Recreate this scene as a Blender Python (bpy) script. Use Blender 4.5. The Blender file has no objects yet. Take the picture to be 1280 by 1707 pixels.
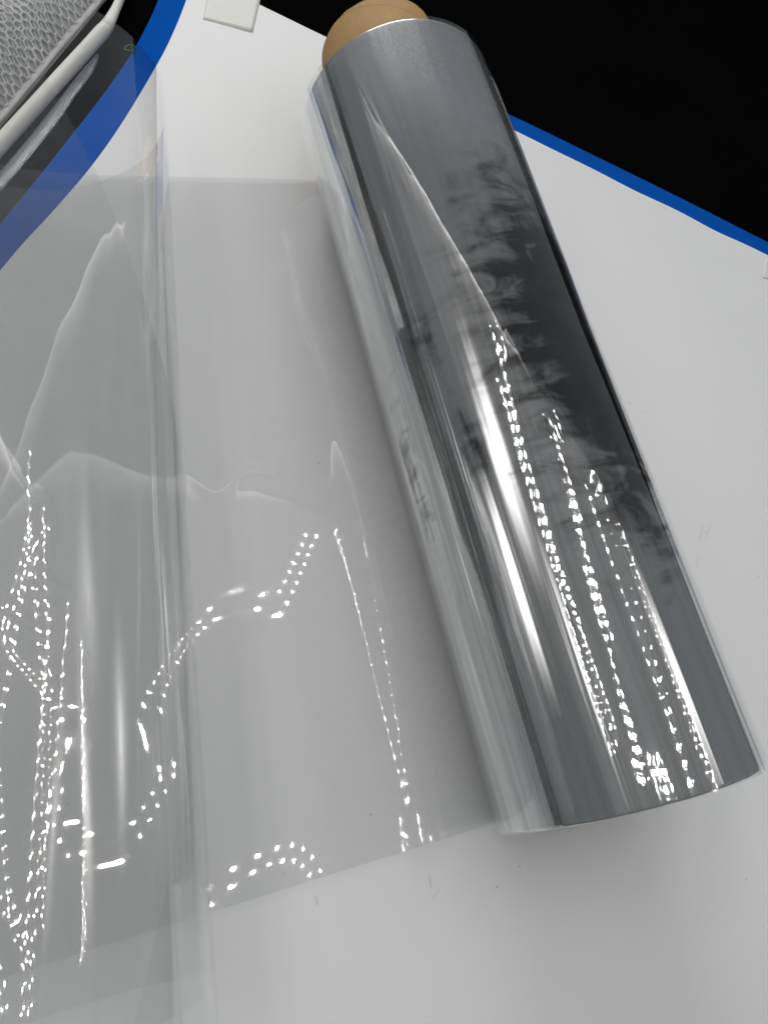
import bpy, bmesh, math, random
import numpy as np
from mathutils import Vector, Matrix, noise

# ---------------------------------------------------------------- units
# Everything is laid out in units of the camera height above the table
# (1 unit = S metres); the film roll comes out 0.50 m long, 0.14 m thick.
S = 0.446
PI = math.pi
rng = random.Random(7)
scene = bpy.context.scene
COL = scene.collection

# ---------------------------------------------------------------- camera
F_PX, CX, CY = 1231.0, 640.0, 853.5                 # photo pixels (1280 x 1707)
AX = np.array([3390.0, -483.5, F_PX]); AX /= np.linalg.norm(AX)      # across the roll
AY = np.array([-953.0, -3549.0, F_PX]); AY -= AX * (AX @ AY); AY /= np.linalg.norm(AY)  # along the roll
AZ = np.cross(AX, AY)
CAMM = np.stack([AX, AY, AZ], 1)                      # world -> (right, down, forward)
CPOS = np.array([0.0, 0.0, 1.0])
cam_data = bpy.data.cameras.new('camera')
cam_data.sensor_fit = 'HORIZONTAL'
cam_data.sensor_width = 36.0
cam_data.lens = 36.0 * F_PX / 1280.0
cam_data.clip_start = 0.01
cam_data.clip_end = 100.0
cam = bpy.data.objects.new('camera', cam_data)
COL.objects.link(cam)
right, down, fwd = CAMM[0], CAMM[1], CAMM[2]
mw = Matrix(((right[0], -down[0], -fwd[0], CPOS[0] * S),
             (right[1], -down[1], -fwd[1], CPOS[1] * S),
             (right[2], -down[2], -fwd[2], CPOS[2] * S),
             (0, 0, 0, 1)))
cam.matrix_world = mw
scene.camera = cam

# ---------------------------------------------------------------- world and lights
world = bpy.data.worlds.new('World')
scene.world = world
world.use_nodes = True
bg = world.node_tree.nodes['Background']
bg.inputs['Color'].default_value = (0.90, 0.96, 1.0, 1)
bg.inputs['Strength'].default_value = 0.145
scene.view_settings.view_transform = 'Standard'
scene.view_settings.look = 'None'
scene.view_settings.exposure = 0.08
scene.view_settings.gamma = 1.0
scene.view_settings.use_curve_mapping = False
scene.render.engine = 'CYCLES'
scene.cycles.max_bounces = 7
scene.cycles.diffuse_bounces = 3
scene.cycles.adaptive_threshold = 0.02
scene.cycles.transparent_max_bounces = 24
scene.cycles.glossy_bounces = 4
scene.cycles.transmission_bounces = 4
scene.cycles.caustics_reflective = False
scene.cycles.sample_clamp_indirect = 6.0
scene.cycles.blur_glossy = 0.2


def area_lamp(name, loc, target, sx, sy, watts, col=(1, 0.98, 0.95), shape='RECTANGLE'):
    l = bpy.data.lights.new(name, 'AREA')
    l.shape = shape
    l.size, l.size_y, l.energy, l.color = sx, sy, watts, col
    o = bpy.data.objects.new(name, l)
    COL.objects.link(o)
    o.location = Vector(loc) * S
    d = Vector(target) - Vector(loc)
    o.rotation_euler = d.to_track_quat('-Z', 'Y').to_euler()
    return o


area_lamp('back_fill_light', (0.7, 6.2, 2.0), (0.6, 1.0, 0), 1.2, 0.6, 6.0, (1, 0.99, 0.97)).data.spread = math.radians(70)  # added fill that brightens the far paper, kept low to stay out of reflections

# ---------------------------------------------------------------- helpers


def ray(px, py):
    w = CAMM.T @ np.array([px - CX, py - CY, F_PX])
    return w / np.linalg.norm(w)


def on_z(px, py, z=0.0):
    d = ray(px, py)
    return CPOS + d * ((z - CPOS[2]) / d[2])


def mesh_obj(name, verts, faces, mat, parent=None, smooth=True, uvs=None):
    me = bpy.data.meshes.new(name)
    me.from_pydata([tuple(float(c) * S for c in v) for v in verts], [], faces)
    me.update()
    if smooth:
        me.polygons.foreach_set('use_smooth', [True] * len(me.polygons))
    if uvs is not None:
        uvl = me.uv_layers.new(name='UVMap')
        idx = np.empty(len(me.loops), dtype=np.int32)
        me.loops.foreach_get('vertex_index', idx)
        uvl.data.foreach_set('uv', np.asarray(uvs, dtype=np.float32)[idx].ravel())
    me.materials.append(mat)
    o = bpy.data.objects.new(name, me)
    COL.objects.link(o)
    if parent is not None:
        o.parent = parent
        o.matrix_parent_inverse = parent.matrix_world.inverted()
    return o


def grid_faces(nu, nv, closed=False):
    fs = []
    for i in range(nu - (0 if closed else 1)):
        i2 = (i + 1) % nu
        for j in range(nv - 1):
            fs.append((i * nv + j, i2 * nv + j, i2 * nv + j + 1, i * nv + j + 1))
    return fs


def tag(o, label, cat, group=None, kind=None):
    o['label'] = label
    o['category'] = cat
    if group:
        o['group'] = group
    if kind:
        o['kind'] = kind
    return o


def thing(name, loc, label, cat, group=None):
    o = bpy.data.objects.new(name, None)
    o.empty_display_size = 0.02
    COL.objects.link(o)
    o.location = Vector(loc) * S
    bpy.context.view_layer.update()
    return tag(o, label, cat, group)


def slab(name, outline, z0, z1, mat, parent=None, bevel=0.0):
    """closed prism over an outline in table units"""
    bm = bmesh.new()
    vs = [bm.verts.new((p[0] * S, p[1] * S, z0 * S)) for p in outline]
    f = bm.faces.new(vs)
    r = bmesh.ops.extrude_face_region(bm, geom=[f])
    for v in r['geom']:
        if isinstance(v, bmesh.types.BMVert):
            v.co.z = z1 * S
    bmesh.ops.recalc_face_normals(bm, faces=bm.faces)
    me = bpy.data.meshes.new(name)
    bm.to_mesh(me)
    bm.free()
    me.materials.append(mat)
    o = bpy.data.objects.new(name, me)
    COL.objects.link(o)
    if parent is not None:
        o.parent = parent
        o.matrix_parent_inverse = parent.matrix_world.inverted()
    if bevel:
        b = o.modifiers.new('bevel', 'BEVEL')
        b.width = bevel * S
        b.segments = 3
        b.limit_method = 'ANGLE'
    return o


def smooth_line(pts, n=12):
    """Catmull-Rom through the points"""
    P = [np.array(p, float) for p in pts]
    P = [2 * P[0] - P[1]] + P + [2 * P[-1] - P[-2]]
    out = []
    for i in range(1, len(P) - 2):
        for k in range(n):
            t = k / n
            out.append(0.5 * ((2 * P[i]) + (P[i + 1] - P[i - 1]) * t
                              + (2 * P[i - 1] - 5 * P[i] + 4 * P[i + 1] - P[i + 2]) * t * t
                              + (3 * P[i] - P[i - 1] - 3 * P[i + 1] + P[i + 2]) * t ** 3))
    out.append(P[-2])
    return out


def sweep(path, radii, nseg=24, squash=1.0, wob=0.0):
    """tube along a path; returns verts and faces (capped)"""
    path = [Vector(p) for p in path]
    verts, faces = [], []
    n = len(path)
    for i, p in enumerate(path):
        t = (path[min(i + 1, n - 1)] - path[max(i - 1, 0)]).normalized()
        side = t.cross(Vector((0, 0, 1))).normalized()
        up = side.cross(t).normalized()
        for k in range(nseg):
            a = 2 * PI * k / nseg
            r = radii[i]
            if wob:
                r *= 1 + wob * noise.noise(Vector((p.x * 14 + math.cos(a) * 1.2, p.y * 14 + math.sin(a) * 1.2, 3.1)))
            verts.append(p + side * (math.cos(a) * r) + up * (math.sin(a) * r * squash))
    for i in range(n - 1):
        for k in range(nseg):
            k2 = (k + 1) % nseg
            faces.append((i * nseg + k, i * nseg + k2, (i + 1) * nseg + k2, (i + 1) * nseg + k))
    faces.append(tuple(range(nseg - 1, -1, -1)))
    faces.append(tuple((n - 1) * nseg + k for k in range(nseg)))
    return verts, faces


# ---------------------------------------------------------------- materials


class NT:
    def __init__(self, name):
        self.m = bpy.data.materials.new(name)
        self.m.use_nodes = True
        self.t = self.m.node_tree
        self.t.nodes.clear()
        self.out = self.t.nodes.new('ShaderNodeOutputMaterial')

    def n(self, typ, props=None, **inp):
        nd = self.t.nodes.new('ShaderNode' + typ)
        for k, v in (props or {}).items():
            setattr(nd, k, v)
        for k, v in inp.items():
            self.set(nd, k.replace('_', ' '), v)
        return nd

    def set(self, nd, key, v):
        s = nd.inputs[int(key)] if key.isdigit() else nd.inputs[key]
        if isinstance(v, bpy.types.NodeSocket):
            self.t.links.new(v, s)
        else:
            s.default_value = v

    def math(self, op, a, b=0.0, c=0.0, clamp=False):
        nd = self.t.nodes.new('ShaderNodeMath')
        nd.operation = op
        nd.use_clamp = clamp
        for i, v in enumerate((a, b, c)):
            self.set(nd, str(i), v)
        return nd.outputs[0]

    def ramp(self, fac, a, b, lo=0.0, hi=1.0):
        nd = self.t.nodes.new('ShaderNodeMapRange')
        nd.interpolation_type = 'SMOOTHSTEP'
        for k, v in zip(('Value', 'From Min', 'From Max', 'To Min', 'To Max'), (fac, a, b, lo, hi)):
            self.set(nd, k, v)
        return nd.outputs[0]

    def link(self, s):
        self.t.links.new(s, self.out.inputs['Surface'])
        return self.m


def noise_out(N, vec, scale, detail=4, rough=0.55, dist=0.0):
    nd = N.n('TexNoise', None, Vector=vec, Scale=scale, Detail=detail, Roughness=rough, Distortion=dist)
    return nd.outputs['Fac']


def mat_plain(name, col, rough=0.6, spec=0.3, var=0.0, scale=30.0, bump=0.0, bscale=200.0):
    N = NT(name)
    geo = N.n('NewGeometry').outputs['Position']
    p = N.n('BsdfPrincipled', None, Roughness=rough)
    p.inputs['Specular IOR Level'].default_value = spec
    p.inputs['Base Color'].default_value = (*col, 1)
    if var:
        f = noise_out(N, geo, scale)
        mx = N.n('Mix', {'data_type': 'RGBA'})
        N.t.links.new(f, mx.inputs['Factor'])
        mx.inputs['A'].default_value = (*[c * (1 - var) for c in col], 1)
        mx.inputs['B'].default_value = (*[min(1, c * (1 + var)) for c in col], 1)
        N.t.links.new(mx.outputs['Result'], p.inputs['Base Color'])
    if bump:
        b = N.n('Bump', None, Strength=bump, Distance=0.001, Height=noise_out(N, geo, bscale))
        N.t.links.new(b.outputs[0], p.inputs['Normal'])
    return N.link(p.outputs[0])


def fresnel2(N):
    """reflectance of a thin clear sheet seen from either side (both faces)"""
    back = N.n('NewGeometry').outputs['Backfacing']
    ior = N.math('ADD', 1.5, N.math('MULTIPLY', back, 1 / 1.5 - 1.5))
    R = N.n('Fresnel', None, IOR=ior).outputs[0]
    return R


def mat_film():
    N = NT('clear_film')
    R = fresnel2(N)
    R2 = N.math('DIVIDE', N.math('MULTIPLY', R, 2.0), N.math('ADD', R, 1.0))
    tr = N.n('BsdfTransparent', None, Color=(0.979, 0.981, 0.982, 1))
    gl = N.n('BsdfAnisotropic', None, Color=(1, 1, 1, 1), Roughness=0.022)
    uv = N.n('TexCoord').outputs['UV']
    dust = N.ramp(noise_out(N, uv, 6.0, 6, 0.7), 0.35, 0.8, 0.006, 0.035)
    haze = N.n('BsdfDiffuse', None, Color=(0.7, 0.7, 0.7, 1))
    m1 = N.n('MixShader', None, Fac=dust)
    N.t.links.new(tr.outputs[0], m1.inputs[1])
    N.t.links.new(haze.outputs[0], m1.inputs[2])
    m2 = N.n('MixShader', None, Fac=R2)
    N.t.links.new(m1.outputs[0], m2.inputs[1])
    N.t.links.new(gl.outputs[0], m2.inputs[2])
    return N.link(m2.outputs[0])


def mat_wound():
    """many layers of film pressed together: a pile of plates whose number of air gaps
    varies; where the layers cling together the pile turns clear and dark"""
    N = NT('wound_film')
    uv = N.n('TexCoord').outputs['UV']
    sep = N.n('SeparateXYZ', None, Vector=uv)
    u, v = sep.outputs[0], sep.outputs[1]      # u = angle from the top (rad), v = y in table units

    wn = N.n('TexNoise', None, Vector=uv, Scale=2.6, Detail=4, Roughness=0.6)
    ws = N.n('SeparateXYZ', None, Vector=wn.outputs['Color'])
    u = N.math('ADD', u, N.math('MULTIPLY', N.math('SUBTRACT', ws.outputs[0], 0.5), 0.9))
    v = N.math('ADD', v, N.math('MULTIPLY', N.math('SUBTRACT', ws.outputs[1], 0.5), 0.26))

    def blob(u0, v0, su, sv):
        a = N.math('DIVIDE', N.math('SUBTRACT', u, u0), su)
        b = N.math('DIVIDE', N.math('SUBTRACT', v, v0), sv)
        d = N.math('ADD', N.math('MULTIPLY', a, a), N.math('MULTIPLY', b, b))
        return N.math('SUBTRACT', 1.0, N.math('SQRT', d))

    field = N.math('MULTIPLY', blob(0.52, 0.45, 1.0, 0.30), 1.8)
    for b in ((-0.98, 0.47, 0.20, 0.07), (-0.88, 0.34, 0.16, 0.07), (-1.55, 0.36, 0.24, 0.17), (0.75, 0.28, 0.4, 0.14)):
        field = N.math('SMOOTH_MAX', field, N.math('SUBTRACT', blob(*b), 0.55), 0.15)
    # feathery rim: noise drawn out across the roll and bent
    mp = N.n('Mapping', None, Vector=uv)
    mp.inputs['Rotation'].default_value = (0, 0, 0.35)
    mp.inputs['Scale'].default_value = (1.25, 20.0, 1)
    feather = noise_out(N, mp.outputs[0], 1.7, 5, 0.6, 0.9)
    mp2 = N.n('Mapping', None, Vector=uv)
    mp2.inputs['Scale'].default_value = (5.0, 9.0, 1)
    mott = noise_out(N, mp2.outputs[0], 1.6, 6, 0.65, 0.6)
    f2 = N.math('ADD', N.math('MULTIPLY', field, 1.7), N.math('MULTIPLY', N.math('SUBTRACT', feather, 0.5), 4.0))
    f2 = N.math('ADD', f2, N.math('MULTIPLY', N.math('SUBTRACT', mott, 0.5), 0.8))
    cling = N.ramp(f2, -0.9, 1.1)
    # the far shoulder is hazy: rougher, paler and bluer
    hz = N.ramp(N.math('ADD', sep.outputs[1], N.math('MULTIPLY', sep.outputs[0], 0.22)), 0.55, 0.86)
    # number of plates
    mp3 = N.n('Mapping', None, Vector=uv)
    mp3.inputs['Scale'].default_value = (5.0, 0.6, 1)
    band = noise_out(N, mp3.outputs[0], 1.5, 3, 0.5)
    plates = N.ramp(band, 0.34, 0.66, 4.0, 16.0)
    plates = N.math('ADD', N.math('MULTIPLY', plates, N.math('SUBTRACT', 1.0, N.math('MULTIPLY', hz, 0.85))), N.math('MULTIPLY', hz, 4.0))
    plates = N.math('ADD', N.math('MULTIPLY', plates, N.math('SUBTRACT', 1.0, cling)), N.math('MULTIPLY', cling, 0.25))
    R = fresnel2(N)
    n2 = N.math('MULTIPLY', plates, 2.0)
    RR = N.math('DIVIDE', N.math('MULTIPLY', n2, R),
                N.math('ADD', 1.0, N.math('MULTIPLY', N.math('SUBTRACT', n2, 1.0), R)), 0.0, True)
    fine = noise_out(N, uv, 60.0, 5, 0.7)
    rough = N.math('ADD', N.math('MULTIPLY', hz, 0.24), N.math('ADD', 0.032, N.math('MULTIPLY', N.math('SUBTRACT', fine, 0.5), 0.03)))
    gl = N.n('BsdfAnisotropic', None, Color=(0.97, 0.985, 1.0, 1), Roughness=rough)
    mp4 = N.n('Mapping', None, Vector=uv)
    mp4.inputs['Scale'].default_value = (22.0, 0.7, 1)
    st = noise_out(N, mp4.outputs[0], 1.6, 4, 0.6, 0.15)
    bmp = N.n('Bump', None, Strength=N.math('MULTIPLY', N.math('SUBTRACT', 1.0, hz), 0.022), Distance=0.0009, Height=st)
    N.t.links.new(bmp.outputs[0], gl.inputs['Normal'])
    body = N.n('BsdfDiffuse', None)
    mx = N.n('Mix', {'data_type': 'RGBA'})
    N.t.links.new(cling, mx.inputs['Factor'])
    bc = N.n('Mix', {'data_type': 'RGBA'}, Factor=hz)
    bc.inputs['A'].default_value = (0.15, 0.156, 0.16, 1)
    bc.inputs['B'].default_value = (0.20, 0.218, 0.24, 1)
    N.t.links.new(bc.outputs['Result'], mx.inputs['A'])
    mx.inputs['B'].default_value = (0.008, 0.008, 0.010, 1)
    N.t.links.new(mx.outputs['Result'], body.inputs['Color'])
    ms = N.n('MixShader', None, Fac=RR)
    N.t.links.new(body.outputs[0], ms.inputs[1])
    N.t.links.new(gl.outputs[0], ms.inputs[2])
    return N.link(ms.outputs[0])


def mat_emit(name, col, strength):
    N = NT(name)
    e = N.n('Emission', None, Color=(*col, 1), Strength=strength)
    return N.link(e.outputs[0])


def mat_paper():
    N = NT('white_paper')
    pos = N.n('NewGeometry').outputs['Position']
    big = noise_out(N, pos, 5.0, 3, 0.5)
    spk = noise_out(N, pos, 190.0, 2, 0.5)
    rare = noise_out(N, pos, 23.0, 2, 0.5)
    speck = N.math('MULTIPLY', N.ramp(spk, 0.735, 0.77), N.ramp(rare, 0.55, 0.62))
    mx = N.n('Mix', {'data_type': 'RGBA'}, Factor=big)
    mx.inputs['A'].default_value = (0.760, 0.772, 0.785, 1)
    mx.inputs['B'].default_value = (0.795, 0.802, 0.808, 1)
    mx2 = N.n('Mix', {'data_type': 'RGBA'}, Factor=N.math('MULTIPLY', speck, 0.4))
    N.t.links.new(mx.outputs['Result'], mx2.inputs['A'])
    mx2.inputs['B'].default_value = (0.25, 0.24, 0.22, 1)
    p = N.n('BsdfPrincipled', None, Roughness=0.55)
    p.inputs['Specular IOR Level'].default_value = 0.25
    N.t.links.new(mx2.outputs['Result'], p.inputs['Base Color'])
    b = N.n('Bump', None, Strength=0.12, Distance=0.0006, Height=noise_out(N, pos, 420.0, 3))
    N.t.links.new(b.outputs[0], p.inputs['Normal'])
    return N.link(p.outputs[0])


def mat_cardboard():
    N = NT('kraft_board')
    tc = N.n('TexCoord').outputs['Object']
    a = noise_out(N, tc, 60.0, 6, 0.7)
    mp = N.n('Mapping', None, Vector=tc)
    mp.inputs['Scale'].default_value = (300, 60, 300)
    fib = noise_out(N, mp.outputs[0], 1.0, 4, 0.6)
    mx = N.n('Mix', {'data_type': 'RGBA'}, Factor=N.math('ADD', N.math('MULTIPLY', a, 0.6), N.math('MULTIPLY', fib, 0.4)))
    mx.inputs['A'].default_value = (0.25, 0.15, 0.06, 1)
    mx.inputs['B'].default_value = (0.48, 0.30, 0.12, 1)
    sx = N.n('SeparateXYZ', None, Vector=tc)
    ang = N.math('ARCTAN2', N.math('SUBTRACT', sx.outputs[0], 0.533 * S), N.math('SUBTRACT', sx.outputs[2], 0.1585 * S))
    hel = N.math('FRACT', N.math('ADD', N.math('DIVIDE', ang, 2 * PI), N.math('MULTIPLY', sx.outputs[1], 13.0)))
    seam = N.ramp(N.math('ABSOLUTE', N.math('SUBTRACT', hel, 0.5)), 0.004, 0.018, 0.25, 0.0)
    mxs = N.n('Mix', {'data_type': 'RGBA'}, Factor=seam)
    N.t.links.new(mx.outputs['Result'], mxs.inputs['A'])
    mxs.inputs['B'].default_value = (0.13, 0.075, 0.03, 1)
    mx = mxs
    p = N.n('BsdfPrincipled', None, Roughness=0.75)
    p.inputs['Specular IOR Level'].default_value = 0.2
    N.t.links.new(mx.outputs['Result'], p.inputs['Base Color'])
    b = N.n('Bump', None, Strength=0.35, Distance=0.0008, Height=fib)
    N.t.links.new(b.outputs[0], p.inputs['Normal'])
    return N.link(p.outputs[0])


def mat_glitter():
    N = NT('silver_glitter')
    pos = N.n('NewGeometry').outputs['Position']
    vo = N.n('TexVoronoi', {'feature': 'F1'}, Vector=pos, Scale=900.0)
    b = N.n('Bump', None, Strength=1.0, Distance=0.002, Height=vo.outputs['Distance'])
    p = N.n('BsdfPrincipled', None, Roughness=0.25, Metallic=0.85)
    p.inputs['Base Color'].default_value = (0.75, 0.75, 0.78, 1)
    N.t.links.new(b.outputs[0], p.inputs['Normal'])
    return N.link(p.outputs[0])


M_FILM = mat_film()
M_WOUND = mat_wound()
M_PAPER = mat_paper()
M_CARD = mat_cardboard()
M_GLIT = mat_glitter()
M_BLACK = mat_plain('black_cloth', (0.0022, 0.0022, 0.0024), 0.9, 0.0, 0.3, 8.0)
M_BLUE = mat_plain('blue_laminate', (0.004, 0.085, 0.42), 0.7, 0.0, 0.06, 25.0)
M_TAPE = mat_plain('masking_tape', (0.74, 0.74, 0.705), 0.6, 0.3, 0.03, 60.0, 0.4, 500.0)
M_WHITE = mat_plain('white_wrap', (0.74, 0.73, 0.69), 0.6, 0.3, 0.06, 40.0, 0.5, 120.0)
M_NET = mat_plain('silver_net', (0.78, 0.79, 0.80), 0.28, 0.8, 0.3, 60.0)
M_LINING = mat_plain('grey_lining', (0.50, 0.505, 0.51), 0.4, 0.5, 0.55, 22.0, 0.6, 90.0)
M_GREEN = mat_plain('green_thread', (0.05, 0.16, 0.05), 0.8, 0.1)
M_HOUSING = mat_plain('black_housing', (0.02, 0.02, 0.02), 0.6, 0.2)
M_LED = mat_emit('led_diode', (1.0, 0.985, 0.95), 620.0)
M_TUBE = mat_emit('lamp_tube', (1.0, 0.98, 0.94), 2.2)
M_DIFF = mat_emit('lamp_diffuser', (0.98, 0.99, 1.0), 0.21)


def mat_glow(name, col, strength):
    """edge-lit diffuser: brightest along its lit edge (UV v = 0)"""
    N = NT(name)
    sp = N.n('SeparateXYZ', None, Vector=N.n('TexCoord').outputs['UV'])
    f = N.math('POWER', N.math('SUBTRACT', 1.0, sp.outputs[1]), 2.2)
    e = N.n('Emission', None, Color=(*col, 1), Strength=N.math('ADD', N.math('MULTIPLY', f, strength), 0.21))
    return N.link(e.outputs[0])


M_GLOW = mat_glow('lamp_glow', (1.0, 0.99, 0.96), 1.5)
M_SIDE = mat_glow('lamp_side', (1.0, 0.99, 0.96), 9.0)
M_SPOT = mat_glow('lamp_spot', (1.0, 0.99, 0.96), 4.5)

# ---------------------------------------------------------------- setting
ZB = -0.045                                           # black surface below the board
o = slab('black_surface', [(-7, -5), (7, -5), (7, 9), (-7, 9)], ZB - 0.05, ZB, M_BLACK)
o['kind'] = 'structure'

# blue board: outline from the photo, on its own top plane
ZBOARD = -0.003
left_px = [(0, 370), (60, 297), (120, 221), (170, 157), (215, 92), (240, 48), (262, 0), (278, -55)]
top_px = [(310, -95), (370, -45), (430, 16), (530, 64), (640, 112), (750, 150), (845, 187), (1000, 262), (1140, 331), (1280, 402), (1500, 512)]
pts = [on_z(*p, ZBOARD)[:2] for p in left_px + top_px]
d0 = (pts[0] - pts[2]) / np.linalg.norm(pts[0] - pts[2])
d1 = (pts[-1] - pts[-2]) / np.linalg.norm(pts[-1] - pts[-2])
loop = [pts[0] + d0 * 1.9] + [np.array(p) for p in smooth_line(pts, 10)] + [pts[-1] + d1 * 0.8, np.array([2.9, -1.0]), np.array([-1.0, -1.0])]
board = slab('board', loop, ZB + 0.001, ZBOARD, M_BLUE, None, 0.004)
tag(board, 'blue board with a rounded corner, showing as a blue border round the white paper', 'board')

# white paper over the board; its far edge runs past the board's rim
pl_px = [(0, 450), (40, 403), (90, 349), (150, 279), (200, 209), (250, 127), (282, 68), (310, 0), (322, -48)]
pr_px = [(420, 0), (475, 27), (530, 54), (640, 106), (760, 164), (845, 210), (905, 240), (985, 279), (1060, 318), (1130, 351), (1195, 385), (1280, 425), (1500, 540)]
pl = [on_z(*p)[:2] for p in pl_px]
pr = [on_z(*p)[:2] for p in pr_px]
q0 = (pl[0] - pl[2]) / np.linalg.norm(pl[0] - pl[2])
q1 = (pr[-1] - pr[-2]) / np.linalg.norm(pr[-1] - pr[-2])
line_l = [np.array(p) for p in smooth_line(pl, 8)]
line_r = [np.array(p) for p in smooth_line(pr, 6)]
line_r = [p + 0.0015 * np.array([noise.noise(Vector((p[0] * 9, p[1] * 9, 1))), noise.noise(Vector((p[0] * 9, p[1] * 9, 5)))]) for p in line_r]
loop = [pl[0] + q0 * 1.8] + line_l + line_r + [pr[-1] + q1 * 0.7, np.array([2.75, -0.95]), np.array([-0.9, -0.95])]
paper = slab('paper_sheet', loop, ZBOARD + 0.0008, -0.0004, M_PAPER)
tag(paper, 'large white paper sheet spread over the blue board under the film', 'paper')


M_PENCIL = mat_plain('pencil_graphite', (0.58, 0.575, 0.57), 0.7, 0.1)


def pencil(px, width):
    pts_ = [on_z(*p, 0.0001) for p in px]
    pts_ = smooth_line(pts_, 5)
    vs = []
    for i, p in enumerate(pts_):
        t = pts_[min(i + 1, len(pts_) - 1)] - pts_[max(i - 1, 0)]
        sd = np.array([t[1], -t[0], 0]) / max(1e-9, np.linalg.norm(t[:2]))
        w = width * (0.3 + 0.7 * math.sin(PI * (i + 0.5) / len(pts_)))
        vs += [p - sd * w, p + sd * w]
    mesh_obj('pencil_mark', vs, grid_faces(len(pts_), 2), M_PENCIL, paper, False)


for px, w in (([(527, 1494), (529, 1511)], 0.0007), ([(715, 1457), (719, 1482)], 0.0006), ([(864, 1443), (868, 1447)], 0.0011),
              ([(826, 1478), (830, 1481)], 0.0011), ([(720, 1502), (732, 1482)], 0.0003), ([(1166, 905), (1172, 872)], 0.0004),
              ([(1177, 900), (1186, 868)], 0.0004), ([(1164, 928), (1160, 948)], 0.0004), ([(1171, 884), (1181, 890)], 0.0004),
              ([(1190, 434), (1193, 437)], 0.0010), ([(1105, 345), (1109, 347)], 0.0012)):
    pencil(px, w)


def patch(name, px, z, mat, lift=0.0):
    """small thin flexible piece over four photo pixels, one corner may lift"""
    c = [on_z(*p, z) for p in px]
    nu, nv = 14, 10
    vs, uvs = [], []
    for i in range(nu):
        for j in range(nv):
            a, b = i / (nu - 1), j / (nv - 1)
            p = (c[0] * (1 - a) + c[1] * a) * (1 - b) + (c[3] * (1 - a) + c[2] * a) * b
            p = p + np.array([0, 0, 0.0002 * noise.noise(Vector((p[0] * 40, p[1] * 40, 0))) + 0.0001 + lift * (max(0, a - 0.6) * max(0, b - 0.6)) * 6])
            vs.append(p)
    o = mesh_obj(name, vs, grid_faces(nu, nv), mat)
    s = o.modifiers.new('thickness', 'SOLIDIFY')
    s.thickness = 0.00005
    s.offset = 1
    return o


t1 = patch('tape_piece', [(347, -14), (436, -10), (421, 53), (338, 31)], 0.0, M_TAPE, 0.001)
tag(t1, 'square of cream masking tape on the paper next to the cardboard core', 'tape')
t2 = patch('tape_piece', [(1276, 428), (1330, 452), (1322, 478), (1270, 462)], 0.0, M_TAPE, 0.0)
tag(t2, 'cream masking tape on the paper below the straight blue border', 'tape')

# ---------------------------------------------------------------- the film roll
XR, RR, Y0, Y1 = 0.533, 0.1585, -0.105, 1.016
roll = thing('film_roll', (XR, Y0, 0), 'roll of clear plastic film on a cardboard core, partly unrolled to a loose curl', 'film roll')


def fbm(x, y, z, o=3):
    s, a = 0.0, 1.0
    for k in range(o):
        s += a * noise.noise(Vector((x, y, z)))
        x, y, z, a = x * 2.03, y * 2.03, z * 2.03, a * 0.5
    return s


def ridge_u(v):
    """angle of the diagonal crease in the outer layers at station v"""
    return np.interp(v, [0.18, 0.25, 0.35, 0.44, 0.53, 0.68, 0.81, 1.01], np.radians([5, 0, -10, -18, -23, -31, -40, -50]))


NU, NV = 420, 200
vs, uvs = [], []
for i in range(NU):
    u = -PI + 2 * PI * i / NU
    for j in range(NV):
        q = j / (NV - 1)
        b = q - 0.97 * math.sin(2 * PI * q) / (2 * PI)          # rows crowd towards both ends
        v = Y0 + (Y1 - Y0) * b
        end = min(1.0, min(b, 1 - b) * (Y1 - Y0) / 0.004)
        r = RR - 0.004 * (1 - math.sqrt(1 - (1 - end) ** 2))
        amp = 0.00055 * (0.35 + 0.65 * min(1, max(0, (0.85 - v) / 0.4)))
        cu, su = math.cos(u), math.sin(u)
        r += amp * fbm(cu * 5.5, su * 5.5, v * 0.9) + 0.00018 * fbm(cu * 16, su * 16, v * 1.6 + 7, 2)
        d = (u - ridge_u(v)) / 0.045
        k = min(1, max(0, (v - 0.2) / 0.1)) * min(1, max(0, (1.0 - v) / 0.15))
        r += 0.0007 * k * math.exp(-d * d) * (1 + 0.5 * noise.noise(Vector((v * 9, 0, 2))))
        vs.append((XR + r * su, v, RR + r * cu))
        uvs.append((u, v))
faces = grid_faces(NU, NV, True)
mesh_obj('wound_film', vs, [f[::-1] for f in faces], M_WOUND, roll, True, uvs)

# annular end faces
for yy, sgn in ((Y1 - 0.001, 1), (Y0 + 0.001, -1)):
    vs, fs, uvs = [], [], []
    n = 96
    for i in range(n):
        a = 2 * PI * i / n
        for r in (0.099, RR - 0.0040):
            vs.append((XR + r * math.sin(a), yy, RR + r * math.cos(a)))
            uvs.append((a - PI, yy))
    for i in range(n):
        i2 = (i + 1) % n
        f = (2 * i, 2 * i + 1, 2 * i2 + 1, 2 * i2)
        fs.append(f if sgn < 0 else f[::-1])
    mesh_obj('end_face', vs, fs, M_WOUND, roll, False, uvs)

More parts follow.
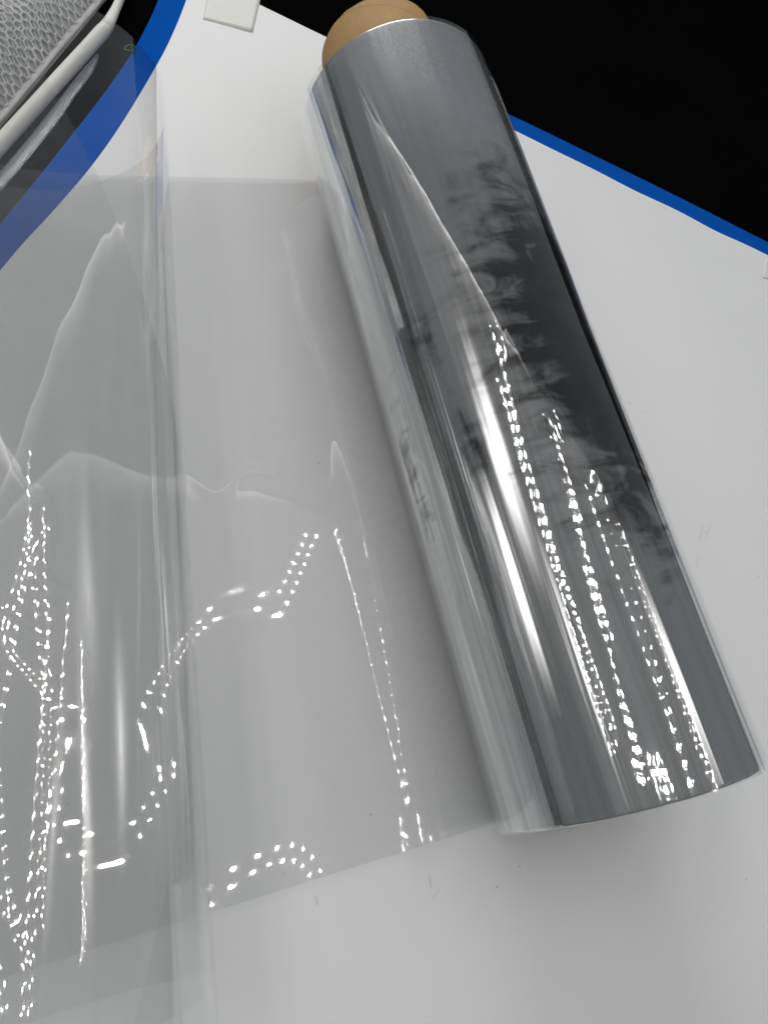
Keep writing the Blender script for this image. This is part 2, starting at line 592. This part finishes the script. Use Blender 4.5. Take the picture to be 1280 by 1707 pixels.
# cardboard core: hollow tube, a little longer than the film at the far end
CR, CI, CE = 0.1, 0.086, 1.150
vs, fs = [], []
n = 96
prof = [(CI, Y0 - 0.002), (CI, CE - 0.002), (CI + 0.002, CE), (CR - 0.002, CE), (CR, CE - 0.003), (CR, Y0 - 0.002)]
for i in range(n):
    a = 2 * PI * i / n
    for k, (r, y) in enumerate(prof):
        rr_ = r
        if k in (2, 3, 4):
            y = y + 0.0018 * noise.noise(Vector((math.cos(a) * 6, math.sin(a) * 6, 0)))
        vs.append((XR + rr_ * math.sin(a), y, RR + rr_ * math.cos(a)))
m = len(prof)
for i in range(n):
    i2 = (i + 1) % n
    for k in range(m):
        k2 = (k + 1) % m
        fs.append((i * m + k, i2 * m + k, i2 * m + k2, i * m + k2))
o = mesh_obj('core', vs, fs, M_CARD, roll, True)
o['label'] = 'brown cardboard core tube sticking out of the film'

# loose outermost wrap over the wound body
NU, NV = 300, 150
vs, uvs = [], []
A0, A1 = math.radians(-178), math.radians(88)
for i in range(NU):
    a = i / (NU - 1)
    u = A0 + (A1 - A0) * a
    for j in range(NV):
        b = j / (NV - 1)
        v = Y0 + (Y1 - Y0) * b
        cu, su = math.cos(u), math.sin(u)
        loose = math.exp(-((math.degrees(u) + 88) / 34.0) ** 2)
        r = RR + 0.0030 + 0.0040 * loose * (1 - 0.4 * b)
        r += 0.0007 * (fbm(cu * 7 + 3, su * 7, v * 1.1) + 0.5) * (0.3 + 0.7 * (1 - b))
        r = max(r, RR + 0.0022)
        vs.append((XR + r * su, v, max(0.0006, RR + r * cu)))
        uvs.append((u * RR, v))
mesh_obj('outer_wrap', vs, [f[::-1] for f in grid_faces(NU, NV)], M_FILM, roll, True, uvs)

# unrolled sheet: flat run from under the roll to the left, then a big loose curl


def lerp(a, b, t):
    return a + (b - a) * t


def spow(x, e):
    return math.copysign(abs(x) ** e, x)


def lift(x, b):
    return 3.2 * max(0.0, lerp(-0.03, 0.09, b) - x) ** 3


NF, NC, NV = 150, 330, 170
vs, uvs = [], []
for i in range(NF + NC):
    for j in range(NV):
        b = j / (NV - 1)
        v = Y0 + (Y1 - Y0) * b
        xc, a_, b_ = lerp(-0.232, -0.10, b), lerp(0.262, 0.252, b), lerp(0.185, 0.165, b)
        if i < NF:
            s = i / (NF - 1)
            x = lerp(XR, xc, s)
            z = 0.0012
            # the film lifts a little before it meets the roll
            z += 0.0062 * math.exp(-((x - (0.318 + 0.055 * b)) / 0.020) ** 2) * min(1, max(0.1, (0.75 - v) / 0.4))
            # shallow waves and a crease
            fl = min(1, max(0, (x - xc) / 0.12)) * min(1, max(0, (XR - 0.1 - x) / 0.1))
            z += 0.0016 * fl * (0.6 + fbm(x * 4, v * 2.6, 2.0, 2))
            # a soft step in the film that bends the lamps' reflections
            st = lambda e0, e1: (lambda t: t * t * (3 - 2 * t))(min(1, max(0, (v - e0) / (e1 - e0))))
            wx = (lambda t: t * t * (3 - 2 * t))(min(1, max(0, (0.19 - x) / 0.22)))
            z += 0.0085 * wx * (st(0.06, 0.24) - st(0.26, 0.80))
            cx_ = v - (0.455 + 0.02 * math.sin(x * 34) + 0.012 * math.sin(x * 71 + 1))
            z += 0.0012 * fl * math.exp(-(cx_ / 0.011) ** 2) * math.exp(-((x - 0.20) / 0.07) ** 2)
            z = max(z, 0.0008) + lift(x, b)
            y = v
            L = XR - x
        else:
            ph = (i - NF + 1) / NC * 2 * PI * (1.53 + 0.36 * (1 - b))
            k = 1 - 0.016 * ph / (2 * PI)
            e = 0.90
            wr = (0.0022 * fbm(ph * 2.2, v * 1.0, 9.0, 3) + 0.00028 * fbm(ph * 9 + v * 1.5, v * 0.9, 4.0, 2)) * min(1, ph / 2)
            x = xc - (a_ * k + wr) * spow(math.sin(ph), e)
            z = 0.0022 + b_ - (b_ * k + wr) * spow(math.cos(ph), e) + (0.0035 if ph > 4 else 0.0035 * max(0, (ph - 2) / 2))
            z += lift(x, b) * max(0.0, 1 - z / b_) ** 2 * (1 if ph < 1.57 or ph > 4.7 else 0)
            y = v - 0.05 * ph / (2 * PI)
            L = XR - xc + ph * 0.21
        vs.append((x, y, z))
        uvs.append((L, v))
mesh_obj('unrolled_sheet', vs, grid_faces(NF + NC, NV), M_FILM, roll, True, uvs)

# ---------------------------------------------------------------- things beyond the board's corner
zt = ZB
p0 = on_z(-70, 318, zt + 0.018)
p1 = on_z(176, 46, zt + 0.018)
dirv = (p1 - p0) / np.linalg.norm(p1 - p0)
pole = thing('wrapped_pole', p0, 'white wrapped pole with a pinched tip beside the silver net', 'pole')
path = [p0 + (p1 - p0) * t for t in np.linspace(0, 1, 40)]
v_, f_ = sweep(path, [0.0132] * 38 + [0.0130, 0.0120], 28, 1.0, 0.05)
mesh_obj('shaft', v_, f_, M_WHITE, pole)
tipp = [p1 + dirv * 0.001, on_z(182, 36, zt + 0.019), on_z(190, 20, zt + 0.020), on_z(199, 0, zt + 0.021), on_z(209, -26, zt + 0.021), on_z(214, -60, zt + 0.018)]
tipp = smooth_line(tipp, 6)
nr = len(tipp)
v_, f_ = sweep(tipp, list(np.interp(np.linspace(0, 1, nr), [0, 0.1, 0.45, 0.6, 1], [0.0122, 0.0118, 0.0085, 0.008, 0.010])), 24, 0.9, 0.10)
mesh_obj('tip', v_, f_, M_WHITE, pole)

# glitter ribbon below the pole
rib = [on_z(*p, zt + 0.004) for p in ((-40, 345), (0, 303), (40, 256), (80, 207), (120, 152), (150, 112), (163, 94))]
rib = smooth_line(rib, 8)
nr = len(rib)
wid = np.interp(np.linspace(0, 1, nr), [0, 0.5, 0.8, 1], [0.022, 0.021, 0.017, 0.003])
vs = []
for i, p in enumerate(rib):
    t = rib[min(i + 1, nr - 1)] - rib[max(i - 1, 0)]
    sd = np.array([t[1], -t[0], 0]) / np.linalg.norm(t[:2])
    for k in range(6):
        q = k / 5 - 0.5
        vs.append(p + sd * wid[i] * q + np.array([0, 0, 0.006 * (0.25 - q * q) * 4]))
rb = mesh_obj('glitter_ribbon', vs, grid_faces(nr, 6), M_GLIT)
m_ = rb.modifiers.new('thickness', 'SOLIDIFY'); m_.thickness = 0.0006
tag(rb, 'narrow silver glitter ribbon lying along the white pole', 'ribbon')

# silver net pouch: padded lining with a hexagonal net over it
pouch = thing('net_pouch', on_z(40, 60, zt), 'puffy silver pouch covered in hexagonal net', 'pouch')
c0, cA, cB = on_z(10, 205, zt), on_z(186, -8, zt), on_z(-330, -40, zt)
ex = (cA - c0); LX = np.linalg.norm(ex[:2]) * 2.0; ex = np.array([ex[0], ex[1], 0]); ex /= np.linalg.norm(ex)
ey = np.array([-ex[1], ex[0], 0])
org = c0 - ex * LX * 0.35


def puff(a, b):
    """pouch surface at a along the seam, b away from it"""
    h = 0.10 * (1 - math.exp(-b / 0.05)) * (0.8 + 0.25 * noise.noise(Vector((a * 7, b * 7, 0))) + 0.12 * noise.noise(Vector((a * 18, b * 18, 4))))
    p = org + ex * a + ey * b
    return np.array([p[0], p[1], zt + 0.004 + max(0, h)])


nu, nv = 60, 40
vs = [puff(LX * i / (nu - 1), 0.5 * j / (nv - 1)) for i in range(nu) for j in range(nv)]
mesh_obj('lining', vs, [f[::-1] for f in grid_faces(nu, nv)], M_LINING, pouch)


def hex_net(cell, off, th, rot):
    vs, fs = [], []
    done = set()

    def bar(p, q):
        p, q = np.array(p), np.array(q)
        t = q - p; t /= max(1e-9, np.linalg.norm(t))
        s = np.array([t[1], -t[0], 0]); n = np.array([0, 0, 1.0])
        w = th * (0.8 + 0.5 * rng.random())
        b = len(vs)
        for e in (p - t * w * 0.4, q + t * w * 0.4):
            for (x, z) in ((-1, 0), (0, 0.9), (1, 0), (0, -0.5)):
                vs.append(e + s * x * w + n * z * w)
        for k in range(4):
            k2 = (k + 1) % 4
            fs.append((b + k, b + k2, b + 4 + k2, b + 4 + k))

    nx, ny = int(LX / (cell * 1.5)) + 1, int(0.45 / (cell * math.sqrt(3))) + 1
    for i in range(nx):
        for j in range(ny):
            cx_, cy_ = i * cell * 1.5, 0.012 + j * cell * math.sqrt(3) + (i % 2) * cell * math.sqrt(3) / 2
            cs = []
            for k in range(6):
                a, b = cx_ + cell * math.cos(k * PI / 3), cy_ + cell * math.sin(k * PI / 3)
                ka = (round(a * 2000), round(b * 2000))
                jx = 0.16 * cell * noise.noise(Vector((a * 90, b * 90, off * 99)))
                jy = 0.16 * cell * noise.noise(Vector((a * 90, b * 90, off * 99 + 9)))
                a2, b2 = min(max(a + jx + rot * b, 0), LX), max(b + jy, 0.001)
                cs.append((ka, puff(a2, b2) + np.array([0, 0, off + 0.004 * noise.noise(Vector((a * 30, b * 30, off * 50)))])))
            for k in range(6):
                (ka, p), (kb, q) = cs[k], cs[(k + 1) % 6]
                key = (min(ka, kb), max(ka, kb))
                if key in done:
                    continue
                done.add(key)
                bar(p, q)
    return vs, fs


for cell, off, th, rot in ((0.0085, 0.010, 0.0017, 0.0), (0.0085, 0.004, 0.0014, 0.3)):
    v_, f_ = hex_net(cell, off, th, rot)
    o = mesh_obj('net', v_, f_, M_NET, pouch, False)
    o['kind'] = 'stuff'
seam = [puff(LX * t, 0.004) + np.array([0, 0, 0.004]) for t in np.linspace(0, 1, 60)]
v_, f_ = sweep(seam, [0.006] * 60, 10, 1.0, 0.2)
mesh_obj('seam', v_, f_, M_NET, pouch)

# scrap of green thread at the blue rim
g = on_z(216, 84, ZBOARD)
path = [g + np.array([0.011 * math.cos(t * 5.2) * (1 - 0.3 * t), 0.008 * math.sin(t * 5.2), 0.004 + 0.003 * math.sin(t * 9)]) for t in np.linspace(0, 1.4, 30)]
v_, f_ = sweep(path, [0.0013] * 30, 6)
gt = mesh_obj('thread_scrap', v_, f_, M_GREEN)
tag(gt, 'tiny curled scrap of green thread at the blue rim', 'thread')

# ---------------------------------------------------------------- lamps overhead
DIODE = bpy.data.meshes.new('diode')
DIODE.from_pydata([(0.0020 * math.cos(k * PI / 3), 0.0020 * math.sin(k * PI / 3), 0) for k in range(6)], [], [tuple(range(6))])
DIODE.materials.append(M_LED)


def led_strip(path, label, two=0.028, pitch=0.07):
    """LED strip: thin housing along a path with a staggered double row of diodes facing down"""
    P = [np.array(p, float) for p in path]
    L = [0.0]
    for a, b in zip(P, P[1:]):
        L.append(L[-1] + np.linalg.norm(b - a))
    t = thing('led_strip', P[0], label, 'lamp', 'LED strips overhead')

    def at(s):
        return np.array([np.interp(s, L, [p[k] for p in P]) for k in range(3)])
    v_, f_ = sweep([p + np.array([0, 0, 0.02]) for p in P], [0.035] * len(P), 8, 0.4)
    mesh_obj('housing', v_, f_, M_HOUSING, t)
    s, k = 0.02, 0
    while s < L[-1]:
        a, b = at(s), at(min(s + 0.01, L[-1]))
        tt = b - a
        if np.linalg.norm(tt) < 1e-6:
            break
        tt /= np.linalg.norm(tt)
        sd = np.array([tt[1], -tt[0], 0])
        c = a + sd * (two if k % 2 else -two) + np.array([0, 0, -0.004])
        d = bpy.data.objects.new('diode', DIODE)
        COL.objects.link(d)
        d.parent = t
        d.matrix_parent_inverse = t.matrix_world.inverted()
        d.location = Vector(c) * S
        s += pitch / 2
        k += 1
    return t


ZL = 2.5
led_strip([(-0.34, -0.31, ZL), (0.95, 1.25, ZL)], 'diagonal LED strip overhead between the two others')
led_strip([(2.10, -0.55, ZL), (2.25, 0.80, ZL)], 'outermost LED strip overhead on the side away from the curl')
led_strip([(0.95, -0.55, ZL), (1.66, 0.95, ZL)], 'LED strip overhead on the side away from the curl')
led_strip([(-0.92, -0.2, ZL), (-0.88, 0.7, ZL), (-0.45, 1.55, ZL)], 'outermost bent LED strip overhead above the loose curl')
led_strip([(-0.64, -0.1, ZL), (-0.62, 0.7, ZL), (-0.05, 1.75, ZL)], 'bent LED strip overhead above the loose curl')
ring = [(0.37 + 0.27 * math.cos(a), -0.50 + 0.27 * math.sin(a), ZL) for a in np.linspace(0.2, PI - 0.2, 25)]
led_strip(ring, 'curved LED strip overhead near the open end of the film')

# diffuser canopy the strips hang under; its curved far edge shows in the film as the long diagonal line
EDGE = smooth_line([(-4.6, 7.0), (-3.2, 5.25), (-1.9, 3.8), (-0.82, 2.74), (0.01, 2.0), (0.41, 1.68), (1.18, 1.32), (1.9, 1.08), (2.5, 0.96)], 8)
ZC = 2.58
cano = thing('canopy_lamp', (0.3, 0.3, ZC), 'broad dim diffuser lamp overhead with a curved bright edge', 'lamp')
outl = [(p[0], p[1]) for p in EDGE] + [(2.62, 0.7), (2.62, -0.9), (-1.9, -0.9), (-2.9, 0.4), (-3.4, 3.4), (-4.9, 6.8)]
slab('diffuser', outl, ZC, ZC + 0.01, M_DIFF, cano)
slab('frame', [(p[0] * 1.02, p[1] * 1.02) for p in outl], ZC + 0.012, ZC + 0.06, M_HOUSING, cano)
v_, f_ = sweep([(p[0], p[1], ZC - 0.02) for p in EDGE[4:44]], list(np.interp(np.linspace(0, 1, 40), [0, 0.5, 1], [0.022, 0.016, 0.010])), 10)
mesh_obj('edge_tube', v_, f_, M_TUBE, cano)
g0 = EDGE[0:46]
vs, uvs = [], []
for i, p in enumerate(g0):
    w = 0.32 * min(1.0, (len(g0) - 1 - i) / 9 + 0.05) * min(1.0, i / 6 + 0.05)
    for k in range(9):
        q = k / 8
        vs.append((p[0] - 0.62 * w * q, p[1] - 0.78 * w * q, ZC - 0.006))
        uvs.append((i / len(g0), q))
mesh_obj('glow_panel', vs, grid_faces(len(g0), 9), M_GLOW, cano, False, uvs)

# soft lamp standing off to the curl's side: bright middle, fading to its rim
side = thing('side_lamp', (-4.2, 1.15, 0), 'oval soft lamp standing beyond the loose curl', 'lamp')
vs, uvs = [], []
cen, dirn = Vector((-4.2, 1.15, 2.2)), Vector((0.3, 0.6, 0)) - Vector((-4.2, 1.15, 2.2))
dirn.normalize()
ax1 = Vector((0, 0, 1)).cross(dirn).normalized()
ax2 = dirn.cross(ax1)
for i in range(40):
    a = 2 * PI * i / 40
    for k in range(9):
        q = k / 8
        vs.append(cen + ax1 * (1.15 * q * math.cos(a)) + ax2 * (0.72 * q * math.sin(a)))
        uvs.append((i / 40, q))
mesh_obj('diffuser', vs, grid_faces(40, 9, True), M_SIDE, side, False, uvs)
v_, f_ = sweep([(-4.35, 1.15, z) for z in np.linspace(ZB, 2.0, 8)], [0.04] * 8, 10)
mesh_obj('stand', v_, f_, M_HOUSING, side)

# glowing ovals added under the canopy to put broad bright streaks on the roll
for cx_, cy_, r1, r2, deg in ((2.42, 0.05, 0.95, 0.42, 110), (-1.9, 1.5, 1.15, 0.85, 48), (-1.15, 0.25, 0.9, 0.20, 100)):
    vs, uvs = [], []
    for i in range(40):
        a = 2 * PI * i / 40
        for k in range(9):
            q = k / 8
            e1, e2 = r1 * q * math.cos(a), r2 * q * math.sin(a)
            ca, sa = math.cos(math.radians(deg)), math.sin(math.radians(deg))
            vs.append((cx_ + ca * e1 - sa * e2, cy_ + sa * e1 + ca * e2, ZC - 0.010))
            uvs.append((i / 40, q))
    mesh_obj('glow_panel', vs, grid_faces(40, 9, True), M_SPOT, cano, False, uvs)
